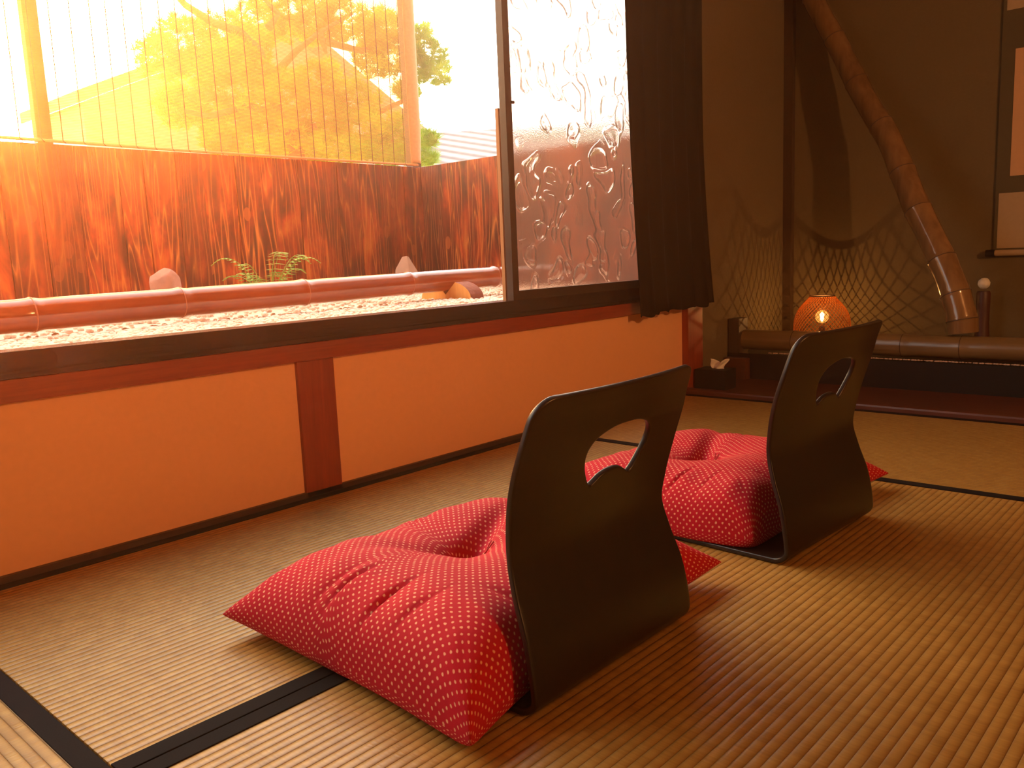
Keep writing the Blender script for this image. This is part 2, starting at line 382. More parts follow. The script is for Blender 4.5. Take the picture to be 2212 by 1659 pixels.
mat_(.374, 2.204, .128, 1.028, M['tatami_x'], ('y0', 'y1'), 'tatami mat under both floor chairs, in the middle of the room')
mat_(.374, 2.204, -.777, .125, M['tatami_x'], ('y0', 'y1'), 'tatami mat in the bottom right, nearest the viewer')
mat_(-.531, .371, .06, 1.886, M['tatami_y'], ('x0', 'x1'), 'tatami mat in the bottom left corner with a wide black edge')
mat_(2.207, 3.133, .06, 1.886, M['tatami_y'], ('x0', 'x1'), 'far tatami mat running along the alcove board')
mat_(2.207, 3.133, -1.767, .057, M['tatami_y'], ('x0', 'x1'), 'tatami mat at the far right edge beside the alcove board')
mat_(-.531, .371, -1.767, .057, M['tatami_y'], ('x0', 'x1'), 'tatami mat behind the viewer on the left')
mat_(.374, 2.204, -1.68, -.78, M['tatami_x'], ('y0', 'y1'), 'tatami mat behind the viewer on the right')

# ------------------------------------------------------------------ sliding window sash with figured glass
wr = empty('window_1', (0, 0, 0)); structure(wr)
sash = MB()
sash.box(2.116, 2.146, YW+.012, YW+.040, .468, 1.85); sash.box(3.10, 3.168, YW+.012, YW+.040, .468, 1.85)
sash.box(2.140, 3.10, YW+.012, YW+.040, .468, .500); sash.box(2.140, 3.10, YW+.012, YW+.040, 1.80, 1.85)
structure(sash.build('window_frame', M['frame_metal'], wr))
structure(MB().box(2.122, 2.136, YW+.052, YW+.066, .468, 1.10).build('window_stile', M['frame_light'], wr))
structure(MB().box(2.136, 3.104, YW+.024, YW+.028, .496, 1.805).build('window_pane', M['glass'], wr))
structure(MB().box(2.140, 2.152, YW+.004, YW+.012, 1.11, 1.118).build('window_latch', M['frame_metal'], wr))
sd = empty('window_2', (0, 0, 0)); structure(sd)
s2 = MB(); s2.box(-.9, -.86, YW+.05, YW+.085, .468, 1.84); s2.box(-.4, -.36, YW+.05, YW+.085, .468, 1.84)
structure(s2.build('window_frame', M['frame_metal'], sd))

# ------------------------------------------------------------------ curtain
def curtain():
    NU, NV = 90, 40; mb = MB(); fr = []
    def f(u, v):
        z = 1.84 + (.372-1.84)*v
        fl = max(0, (v-.45)/.55)**1.7
        xl = 2.675 + .063*v; xr = 3.218 + .012*v + .078*fl
        x = xl + (xr-xl)*u
        amp = .006 + .008*v
        y = 1.822 + amp*math.sin(u*2*math.pi*5.5 + .6*math.sin(3*v)) + .006*math.sin(u*31+v*4)
        if v > .999: z += .006*math.sin(u*40)*math.sin(u*13) - .010*(u < .25) + .008*(u > .86)
        return Vector((x, y, z))
    mb.grid(f, NU, NV)
    o = mb.build('curtain', M['curtain'], None, 60, normals=False)
    md = o.modifiers.new('t', 'SOLIDIFY'); md.thickness = .004
    tag(o, 'dark brown cloth curtain gathered at the right end of the window', 'curtain')
curtain()

# ------------------------------------------------------------------ floor chairs
ZZ = [0, .05, .108, .166, .21, .256, .317, .371, .413, .437]
YY = [.698, .702, .713, .734, .745, .74, .725, .707, .694, .683]
WW = [.198, .199, .197, .192, .188, .193, .199, .198, .193, .192]
ZT = .440
def cr(xs, ys, x):
    """smooth (Catmull-Rom style) interpolation"""
    xs = np.array(xs); ys = np.array(ys); m = np.gradient(ys, xs); x = np.clip(x, xs[0], xs[-1])
    i = int(np.clip(np.searchsorted(xs, x)-1, 0, len(xs)-2)); hh = xs[i+1]-xs[i]; tt = (x-xs[i])/hh
    return ((2*tt**3-3*tt**2+1)*ys[i] + (tt**3-2*tt**2+tt)*hh*m[i] + (-2*tt**3+3*tt**2)*ys[i+1] + (tt**3-tt**2)*hh*m[i+1])
R0 = .030      # bend radius from seat to back
SEATL = .37
def prof(b):
    """b: height measure; b>=R0 is the back (z=b); 0..R0 the bend, b<0 the seat going forward (+y)"""
    yb = cr(ZZ, YY, R0) - .70
    if b >= R0: return cr(ZZ, YY, min(b, .437)) - .70 - (.3*(b-.437) if b > .437 else 0), b
    if b >= 0:
        a = (R0-b)/R0*math.pi/2
        return yb + R0*(1-math.cos(a)), R0 - (R0-.006)*math.sin(a)
    return yb + R0 - b, .006
def chair_pt(a, b):
    y, z = prof(b); k = min(max((b-.12)/.3, 0), 1)
    aa = min(1, abs(a)/.195)
    return Vector((a, y - .020*k*(1-aa*aa), z))
def halfw(b):
    if b < 0: return .198
    return float(cr(ZZ, WW, min(b, .437)))
def make_chair(loc, rz, label):
    r = empty('floor_chair', loc, rz); tag(r, label, 'legless chair', 'low bent plywood chairs on the mats')
    bm = bmesh.new()
    # outline of the whole sheet in (a, b): seat front -> sides -> rounded top
    def rc(cx, cb, rad, a0, a1, n): return [(cx+rad*math.cos(a0+(a1-a0)*i/n), cb+rad*math.sin(a0+(a1-a0)*i/n)) for i in range(n+1)]
    BS = .15                     # split: back patch around the hole above, grid below
    M_ = 48
    bottom = [(-halfw(BS) + 2*halfw(BS)*i/M_, BS) for i in range(M_+1)]
    rt = .034; wt = halfw(.41)
    right = [(halfw(BS+(ZT-rt-BS)*i/40), BS+(ZT-rt-BS)*i/40) for i in range(1, 41)]
    wr_ = right[-1][0]
    top = rc(wr_-rt, ZT-rt, rt, 0, math.pi/2, 8)[1:]
    topl = [(top[-1][0]*(1-2*i/40), ZT + .004*math.sin(math.pi*i/40)*0) for i in range(1, 41)]
    cl = rc(-wr_+rt, ZT-rt, rt, math.pi/2, math.pi, 8)[1:]
    left = [(-x, b) for x, b in right[::-1][1:]]
    outer = bottom + right + top + topl + cl + left
    hh = [(0, .304), (.014, .303), (.028, .299), (.041, .291), (.048, .2885), (.055, .292), (.064, .304), (.073, .320), (.078, .337), (.076, .351), (.066, .363), (.048, .371), (.025, .376), (0, .377)]
    H = hh + [(-x, z) for x, z in hh[::-1][1:-1]]
    H = [(x+.012, z) for x, z in H]
    # densify the hole outline with a closed smooth curve
    HD = []
    n = len(H)
    for i in range(n):
        p0, p1, p2, p3 = [np.array(H[(i+k) % n]) for k in (-1, 0, 1, 2)]
        for s_ in range(12):
            tt = s_/12; HD.append(.5*((2*p1)+(-p0+p2)*tt+(2*p0-5*p1+4*p2-p3)*tt**2+(-p0+3*p1-3*p2+p3)*tt**3))
    HD = np.array(HD); c0 = np.array((.012, .338))
    angH = np.unwrap(np.arctan2(HD[:, 1]-c0[1], HD[:, 0]-c0[0]))
    O = np.array(outer); angO = np.unwrap(np.arctan2(O[:, 1]-c0[1], O[:, 0]-c0[0]))
    # hole points at outer angles
    base = angH[0]; 
    def hole_at(a):
        d = (a - base) % (2*math.pi); dd_ = angH - base
        j = int(np.clip(np.searchsorted(dd_, d)-1, 0, len(dd_)-1)); j2 = (j+1) % len(dd_)
        d2 = dd_[j2] if j2 else 2*math.pi
        tt = 0 if d2 == dd_[j] else (d-dd_[j])/(d2-dd_[j]); return HD[j]*(1-tt)+HD[j2]*tt
    inner = np.array([hole_at(a) for a in angO])
    K = 26; rings = []
    for k in range(K+1):
        tt = k/K; P = O*(1-tt)+inner*tt
        rings.append([bm.verts.new(chair_pt(float(x), float(b))) for x, b in P])
    N = len(outer)
    for k in range(K):
        for i in range(N):
            j = (i+1) % N
            bm.faces.new((rings[k][i], rings[k][j], rings[k+1][j], rings[k+1][i]))
    # lower grid: from BS down around the bend and forward as the seat
    bs = [BS - (BS-R0)*i/12 for i in range(13)] + [R0*(1-i/10) for i in range(1, 11)] + [-(SEATL)*i/30 for i in range(1, 31)]
    prev = rings[0][:M_+1]
    for b in bs[1:]:
        wd = halfw(b)
        over = (-b) - (SEATL-.05)
        if over > 0: wd = wd - .05 + math.sqrt(max(0, .05**2-over**2))
        row = [bm.verts.new(chair_pt(-wd+2*wd*i/M_, b)) for i in range(M_+1)]
        for i in range(M_): bm.faces.new((prev[i+1], prev[i], row[i], row[i+1]))
        prev = row
    bmesh.ops.remove_doubles(bm, verts=bm.verts, dist=1e-5)
    bmesh.ops.recalc_face_normals(bm, faces=bm.faces)
    me = bpy.data.meshes.new('bent_plywood_shell'); bm.to_mesh(me); bm.free(); smooth(me)
    o = link_obj('bent_plywood_shell', me, r, M['walnut'])
    md = o.modifiers.new('thick', 'SOLIDIFY'); md.thickness = .0095; md.offset = 0.0; md.use_even_offset = True
    bv = o.modifiers.new('edge', 'BEVEL'); bv.width = .002; bv.segments = 2; bv.limit_method = 'ANGLE'; bv.angle_limit = math.radians(50)
    return r
make_chair((.98, .70, .0), 0.0, 'dark brown bent plywood floor chair in front, nearest the viewer')
make_chair((1.698, .662, .0), math.radians(-3.1), 'dark brown bent plywood floor chair behind, closer to the alcove').scale = (1, 1, 1.025)

# ------------------------------------------------------------------ cushions
def make_cushion(cx, cyy, hw, hd, T, corners, seed, label, tuft=(0, 0), rz=0, press=.0, blunt=3.0):
    r = empty('floor_cushion', (cx, cyy, 0), rz); tag(r, label, 'cushion', 'red dotted cushions on the floor chairs')
    rg_ = np.random.default_rng(seed); ph = rg_.uniform(0, 6.28, 12)
    N = 150
    def edge(u, v):
        # corner offsets, bilinear; mid edges pulled in a little so the corners read as points
        fx = 1 - .065*(1-v*v)*abs(u)**3; fy = 1 - .055*(1-u*u)*abs(v)**3
        x = hw*u*fx; y = hd*v*fy
        for (su, sv), (dx, dy, dz) in corners.items():
            wgt = max(0, (1+su*u)/2)**5*max(0, (1+sv*v)/2)**5; x += dx*wgt; y += dy*wgt
        if v < 0: y += press*(1-u*u)*abs(v)**2
        return x, y
    def seam(u, v):
        z = .040 - .012*(1-min(1, abs(u*v)))
        for (su, sv), (dx, dy, dz) in corners.items():
            z += dz*max(0, (1+su*u)/2)**4*max(0, (1+sv*v)/2)**4
        return z
    def thick(u, v):
        w_ = (max(0, (1-u)/2)*max(0, (1-v)/2))**1.5; p_ = 2.6+blunt*w_; a = max(0, 1-abs(u)**p_); b = max(0, 1-abs(v)**p_); return (a*b)**(.46-.10*w_)
    bm = bmesh.new(); uvl = bm.loops.layers.uv.new('UVMap'); tops = []; bots = []
    def remap(i): 
        q = -1+2*i/N; return math.copysign(1-(1-abs(q))**1.25, q)
    us = [remap(i) for i in range(N+1)]
    for u in us:
        rt_, rb = [], []
        for v in us:
            x, y = edge(u, v); s0 = seam(u, v); th = thick(u, v)
            zt = s0 + T*th
            dx, dy = x-tuft[0], y-tuft[1]; d = math.hypot(dx, dy); an = math.atan2(dy, dx)
            dip = .036*math.exp(-(d/.036)**2) + .052*math.exp(-(d/.14)**2)
            crease = sum(am*math.exp(-((math.atan2(math.sin(an-a0), math.cos(an-a0)))*d/.024)**2)*math.exp(-(d/.17)**2) for a0, am in ((.30, .030), (2.7, .010), (4.0, .004)))
            e = max(abs(u), abs(v)); al = v if abs(u) > abs(v) else u
            wr2 = (math.sin(al*9+ph[0])+.7*math.sin(al*17+ph[1])+.5*math.sin(al*27+ph[2]))*.0030*math.exp(-((e-.82)/.16)**2)
            wr2 -= .012*sum(a_*math.exp(-((al-c_-.25*(e-.8))/.016)**2) for c_, a_ in ((-.20, 1), (.12, 1), (.22, .5), (-.46, .4)))*math.exp(-((e-.80)/.15)**2)
            lump = .004*math.sin(u*4+ph[3])*math.sin(v*3.4+ph[4])
            zt = max(s0, zt - (dip+crease)*min(1, th*1.4) + (wr2+lump)*th**.6)
            zb = max(.0125, s0 - .055*th)
            rt_.append(bm.verts.new((x, y, zt)))
            rb.append(rt_[-1] if e > .9999 else bm.verts.new((x, y, zb)))
        tops.append(rt_); bots.append(rb)
    # uv by accumulated surface length so that the dots keep their size
    A = np.array([[tuple(v.co) for v in row] for row in tops])
    du = np.concatenate([np.zeros((1, N+1)), np.cumsum(np.linalg.norm(np.diff(A, axis=0), axis=2), axis=0)]); du -= du[N//2]
    dv = np.concatenate([np.zeros((N+1, 1)), np.cumsum(np.linalg.norm(np.diff(A, axis=1), axis=2), axis=1)], axis=1); dv -= dv[:, N//2:N//2+1]
    du = .4*du + .6*du.mean(axis=1, keepdims=True); dv = .4*dv + .6*dv.mean(axis=0, keepdims=True)
    for grid_, flip in ((tops, False), (bots, True)):
        for i in range(N):
            for j in range(N):
                q = [(i, j), (i+1, j), (i+1, j+1), (i, j+1)]
                if flip: q = q[::-1]
                vs = [grid_[a][b] for a, b in q]
                f = bm.faces.new(vs)
                for lp, (a, b) in zip(f.loops, q): lp[uvl].uv = (du[a][b], dv[a][b])
    me = bpy.data.meshes.new('cushion_cover'); bm.to_mesh(me); bm.free(); smooth(me)
    link_obj('cushion_cover', me, r, M['cushion'])
    # tuft threads lying out of the dimple
    iu = min(range(N+1), key=lambda i: abs(A[i, N//2, 0]-tuft[0])); iv = min(range(N+1), key=lambda j: abs(A[N//2, j, 1]-tuft[1]))
    def on(x, y):
        k = np.argmin((A[:, :, 0]-x)**2+(A[:, :, 1]-y)**2); return A.reshape(-1, 3)[k]
    th = MB()
    for ds in (((0, 0), (-.02, -.004), (-.035, .004)), ((0, 0), (.012, -.014), (.03, -.02), (.048, -.014), (.062, -.006)), ((0, 0), (.010, -.020), (.028, -.028), (.050, -.024))):
        th.tube([Vector((tuft[0]+a, tuft[1]+b, on(tuft[0]+a, tuft[1]+b)[2]+.003)) for a, b in ds], .0011, 6)
    th.build('tuft_thread', M['thread'], r, 60)
    return r
make_cushion(.995, 1.005, .335, .285, .134, {(-1, -1): (.002, -.020, -.012), (-1, 1): (-.004, -.006, .002), (1, -1): (.03, .015, .0), (1, 1): (.0, .0, 0)}, 3,
             'red cushion with small cream dots on the nearest floor chair, pointed corner towards the viewer', tuft=(.0, .035), press=.02)
make_cushion(1.80, 1.00, .325, .285, .128, {(-1, -1): (.045, .035, -.005), (-1, 1): (.0, .0, .0), (1, -1): (.02, -.02, .0), (1, 1): (.0, .0, 0)}, 8,
             'red cushion with small cream dots on the rear floor chair, its near corner tucked in', tuft=(.0, .03), press=.02, blunt=3.0)

# ------------------------------------------------------------------ bamboo poles
def bamboo(name, p0, p1, r0, r1, nodes, mat, nodemat, n=32, root=None, ridge=.07, path=None, bulge=0.0):
    """hollow-looking culm with raised node rings; nodes are fractions along the pole"""
    p0, p1 = Vector(p0), Vector(p1); mb = MB(); pts = []; rads = []
    K = 120
    P = (lambda s_: p0.lerp(p1, s_)) if path is None else path
    fr = sorted(set([i/K for i in range(K+1)] + [x+d for x in nodes for d in (-.008, -.004, -.0015, .0015, .004, .008)]))
    fr = [f_ for f_ in fr if 0 <= f_ <= 1]
    for s_ in fr:
        rr = r0+(r1-r0)*s_
        for x in nodes:
            d = abs(s_-x); rr *= 1 + ridge*math.exp(-(d/.004)**2) - .35*ridge*math.exp(-((s_-x-.008)/.004)**2) + bulge*math.exp(-(d/.03)**2)
        pts.append(P(s_)); rads.append(rr)
    mb.tube(pts, rads, n)
    o = mb.build('culm', mat, root, 50)
    for x in nodes:
        q = P(x); q2 = P(min(1, x+.003)); q1 = P(max(0, x-.003)); tdir = (q2-q1).normalized(); rr = (r0+(r1-r0)*x)*(1+ridge+bulge)
        MB().tube([q-tdir*.0022, q-tdir*.0010, q+tdir*.0010, q+tdir*.0022], [rr*.985, rr*1.012, rr*1.012, rr*.985], n).build('node_ring', nodemat, root, 40)
    return o
r = empty('bamboo_pole', (0, 0, 0)); tag(r, 'thick red brown bamboo pole lying above the gravel outside the window', 'bamboo pole')
x0_, x1_ = -1.0, 2.815
bamboo('x', (x0_, 2.6, .492), (x1_, 2.6, .530), .0505, .0435, [(x-x0_)/(x1_-x0_) for x in (-.55, -.05, .42, .853, 1.288, 1.752, 2.245, 2.747)], M['bamboo_out'], M['bamboo_ring'], root=r)

def vblock(x, label):
    r = empty('notched_log_block', (x, 2.6, .45)); tag(r, label, 'log block')
    th_ = .075
    prof_ = [(-.150, -.012)] ; n = 14
    # half-round outline in (y, z) with a V notch for the pole
    arc = [(math.cos(math.pi*i/n)*.150, .002+math.sin(math.pi*i/n)*.074) for i in range(n+1)]
    pts = [(.150, -.012)] + [p for p in arc if p[0] > .066] + [(.060, .069), (0, .018), (-.060, .069)] + [p for p in arc if p[0] < -.066] + [(-.150, -.012)]
    bm = bmesh.new(); A = [bm.verts.new((-th_/2, y, z)) for y, z in pts]; B = [bm.verts.new((th_/2, y, z)) for y, z in pts]
    fa = bm.faces.new(A); fb = bm.faces.new(B[::-1]); fa.material_index = 1; fb.material_index = 1
    for i in range(len(pts)):
        j = (i+1) % len(pts); f = bm.faces.new((A[i], B[i], B[j], A[j]))
        ya, yb = pts[i][0], pts[j][0]
        f.material_index = 1 if (abs(ya) <= .062 and abs(yb) <= .062) else 0
    bmesh.ops.recalc_face_normals(bm, faces=bm.faces)
    me = bpy.data.meshes.new('block'); bm.to_mesh(me); bm.free(); me.materials.append(M['bark']); me.materials.append(M['cut_wood'])
    link_obj('block', me, r)
vblock(2.49, 'half round log block with a notch holding the right end of the bamboo pole')

# ------------------------------------------------------------------ planter: gravel, pebbles, fences
def pebbles():
    bm = bmesh.new(); bmesh.ops.create_icosphere(bm, subdivisions=2, radius=1); hi = np.array([v.co[:] for v in bm.verts]); hf = np.array([[v.index for v in f.verts] for f in bm.faces]); bm.free()
    bm = bmesh.new(); bmesh.ops.create_icosphere(bm, subdivisions=1, radius=1); lo = np.array([v.co[:] for v in bm.verts]); lf = np.array([[v.index for v in f.verts] for f in bm.faces]); bm.free()
    V, F, A = [], [], []; off = 0
    def add(base, fc, n, xr, yr, size):
        nonlocal off
        for _ in range(n):
            x = rng.uniform(*xr); y = rng.uniform(*yr)
            if (abs(x-2.49) < .052 and abs(y-2.6) < .165) or math.hypot(x-1.535, y-3.2) < .085 or math.hypot(x-1.68, y-3.2) < .09 or math.hypot(x-3.215, y-3.72) < .09 or math.hypot(x-1.99, y-3.2) < .05: continue
            s_ = size*rng.uniform(.7, 1.35)
            a = rng.uniform(0, 6.28); sc_ = np.array([s_, s_*rng.uniform(.65, .95), s_*rng.uniform(.5, .75)])
            p = base*sc_; tlt = rng.uniform(-.5, .5); 
            ca, sa = math.cos(a), math.sin(a); ct, st = math.cos(tlt), math.sin(tlt)
            p = p @ np.array([[1, 0, 0], [0, ct, st], [0, -st, ct]]) @ np.array([[ca, sa, 0], [-sa, ca, 0], [0, 0, 1]])
            V.append(p + (x, y, .444 + rng.uniform(-.003, .005))); F.append(fc+off); A.append(np.full(len(base), rng.uniform())); off += len(base)
    add(hi, hf, 4200, (.3, 1.5), (2.0, 2.55), .0085)
    add(hi, hf, 3200, (1.5, 2.6), (2.0, 2.55), .0085)
    add(lo, lf, 3000, (-.6, .3), (2.0, 2.53), .0085)
    add(lo, lf, 5000, (2.3, 3.58), (2.0, 3.5), .0095)
    add(lo, lf, 1500, (.6, 3.4), (2.55, 4.0), .011)
    V = np.concatenate(V); F = np.concatenate(F); A = np.concatenate(A)
    me = bpy.data.meshes.new('pebbles'); me.vertices.add(len(V)); me.vertices.foreach_set('co', V.ravel())
    me.loops.add(F.size); me.loops.foreach_set('vertex_index', F.ravel().astype(np.int32))
    me.polygons.add(len(F)); me.polygons.foreach_set('loop_start', np.arange(0, F.size, 3, dtype=np.int32)); me.polygons.foreach_set('loop_total', np.full(len(F), 3, dtype=np.int32))
    me.polygons.foreach_set('use_smooth', np.ones(len(F), dtype=bool))
    at = me.attributes.new('pid', 'FLOAT', 'POINT'); at.data.foreach_set('value', A.astype(np.float32)); me.update()
    o = link_obj('gravel_pebbles', me, None, M['pebble']); tag(o, 'cream white pebbles spread outside the window below the bamboo pole', 'pebbles', kind='stuff')
pebbles()
bed = MB().box(-2.2, 3.62, 2.002, 4.06, -.30, .440).build('gravel_bed', M['gravel']); tag(bed, 'raised bed of pale gravel between house and scorched board fence', 'gravel bed', kind='structure')

def fence(label, along, a0, a1, fixed, z0, z1, widths, th=.02):
    bm = bmesh.new(); at = bm.verts.layers.float.new('pid'); a = a0; k = 0; rr = random.Random(hash(label) % 999 if False else len(label))
    while a < a1-.02:
        w_ = widths[k % len(widths)]; b = min(a+w_-.003, a1); r_ = bmesh.ops.create_cube(bm, size=1.0); d = rr.uniform(-.004, .004); pid = rr.random()
        for v in r_['verts']:
            pa = (a+b)/2+v.co.x*(b-a); pf = fixed+th/2+d+v.co.y*th; pz = (z0+z1)/2+v.co.z*(z1-z0)
            v.co = Vector((pa, pf, pz)) if along == 'x' else Vector((pf, pa, pz)); v[at] = pid
        a += w_; k += 1
    r_ = bmesh.ops.create_cube(bm, size=1.0)             # dark backing seen between the boards
    for v in r_['verts']:
        pa = (a0+a1)/2+v.co.x*(a1-a0-.004); pf = fixed+th+.008+v.co.y*.008; pz = (z0+z1)/2+v.co.z*(z1-z0-.01)
        v.co = Vector((pa, pf, pz)) if along == 'x' else Vector((pf, pa, pz)); v[at] = .1286
    bmesh.ops.recalc_face_normals(bm, faces=bm.faces)
    me = bpy.data.meshes.new('wooden_fence'); bm.to_mesh(me); bm.free(); o = link_obj('wooden_fence', me, None, M['fence'])
    tag(o, label, 'fence', 'scorched board fences around the gravel'); return o
fence('long scorched reddish board fence behind the bamboo pole, facing the window', 'x', -2.2, 3.612, 4.04, .43, 1.185, [.153, .155, .19, .12, .16, .14, .18, .21, .17, .16, .10])
fence('short scorched reddish board fence at the right end of the gravel, side on', 'y', 2.02, 4.036, 3.614, .43, 1.180, [.15, .19, .17, .13, .18])
r = MB().box(3.615, 3.685, 4.065, 4.125, -.3, 2.3).build('fence_post', M['dark_wood_v']); tag(r, 'dark post rising above the fence corner beside the blind edge', 'post')
r = MB().box(1.452, 1.515, 4.075, 4.12, -.3, 2.3).build('fence_post', M['dark_wood_v']); tag(r, 'wide dark post behind the left part of the blind in the sun glare', 'post')

# stones and fern beyond the pole
def rock(label, loc, size, seed, mat, pointed=0):
    bm = bmesh.new(); bmesh.ops.create_icosphere(bm, subdivisions=4, radius=1); rr = np.random.default_rng(seed)
    pl = rr.normal(size=(26, 3)); pl /= np.linalg.norm(pl, axis=1)[:, None]; dd_ = rr.uniform(.62, .95, 26)
    for v in bm.verts:
        p = np.array(v.co); 
        for nrm, d in zip(pl, dd_):
            q = p@nrm
            if q > d: p = p - nrm*(q-d)*.9
        if pointed: p[0] *= 1-.4*max(0, p[2])
        v.co = Vector((p[0]*size[0], p[1]*size[1], p[2]*size[2]))
    me = bpy.data.meshes.new('stone'); bm.to_mesh(me); bm.free(); smooth(me, 30)
    o = link_obj('stone', me, None, mat); o.location = loc; tag(o, label, 'stone', 'stones at the foot of the fence')
rock('rounded pinkish stone standing behind the pole, left of the fern', (1.545, 3.2, .525), (.080, .06, .125), 4, M['stone'])
rock('low flat stone peeking over the pole between round stone and fern', (1.705, 3.2, .475), (.085, .06, .085), 9, M['stone'])
rock('pale pointed stone by the fence corner at the right', (3.215, 3.72, .535), (.085, .05, .135), 15, M['stone_pale'], 1)
def fern():
    r = empty('fern', (1.99, 3.2, .452)); tag(r, 'small green fern growing behind the bamboo pole', 'fern'); r.scale = (1.15, 1.15, 1.45)
    rr = random.Random(5)
    for k in range(13):
        mb = MB(); a = 2*math.pi*k/13+rr.uniform(-.2, .2); L = rr.uniform(.13, .21); hgt = rr.uniform(.08, .16); stem = []
        for i in range(15):
            s_ = i/14; stem.append(Vector((math.cos(a)*L*s_, math.sin(a)*L*s_*.8, hgt*math.sin(s_*2.1))))
        mb.tube(stem, .0012, 5)
        for i in range(2, 15):
            s_ = i/14; ll = .036*math.sin(math.pi*min(1, .15+s_*.82)); t_ = Vector((math.cos(a), math.sin(a), .2)); n_ = Vector((-math.sin(a), math.cos(a), 0))
            for sg in (-1, 1):
                p = stem[i]; tip = p + n_*sg*ll + t_*ll*.4 + Vector((0, 0, -.2*ll)); m_ = (p+tip)/2
                vs = [mb.bm.verts.new(q) for q in (p, m_+t_*.0045, tip, m_-t_*.0045)]; mb.bm.faces.new(vs)
        mb.build('frond', M['fern'], r)
fern()

# ------------------------------------------------------------------ hanging blind
r = empty('bamboo_blind', (0, 4.0, 0)); tag(r, 'fine split bamboo blind hanging over the fence, glowing orange against the sun', 'blind')
XB0, XB1 = -1.2, 3.60
def zb(x): return 1.197 + .006*math.sin((x+.3)*1.6) - .004*max(0, 1.6-x)
def fb(u, v):
    x = XB0+(XB1-XB0)*u; z = 2.5+(zb(x)-2.5)*v
    return Vector((x, .006*math.sin(x*3.1+v*2)+.010*v*math.sin(x*1.7), z))
mb = MB(); mb.grid(fb, 80, 20); o = mb.build('slat_screen', M['blind'], r, 60, normals=False)
cords = [x*4.0/4.4 for x in [-.8+.0955*i for i in range(29)]] + [x*4.0/4.4 for x in (1.952, 2.038, 2.135, 2.227, 2.317, 2.411, 2.506, 2.606, 2.705, 2.806, 2.907, 3.014, 3.11, 3.2, 3.288, 3.382, 3.467, 3.558, 3.648, 3.743, 3.841)]
for x in cords:
    u = (x-XB0)/(XB1-XB0)
    pts = [fb(u, j/10)+Vector((0, -.004, 0)) for j in range(11)] + [Vector((x+.006, -.010, zb(x)-.012))]
    MB().tube(pts, .0021, 5).build('cord', M['string'], r)
mb = MB(); mb.tube([fb((i/60), 1)+Vector((0, 0, -.004)) for i in range(61)], .007, 8); mb.build('bottom_rod', M['slat_edge'], r, 60)
mb = MB()
def fe(u, v):
    z = 2.5+(1.20-2.5)*v; wv_ = .010*math.sin(v*5+1); lean = -.012*max(0, v-.85)/.15
    x = 3.530 + .088*u + wv_*(1-u)*.3 + lean*u; return Vector((x, -.012-.018*math.sin(u*math.pi)-.004, z))
mb.grid(fe, 6, 60); oe = mb.build('folded_side_edge', M['slat_edge'], r, 60, normals=False); md = oe.modifiers.new('t', 'SOLIDIFY'); md.thickness = .003

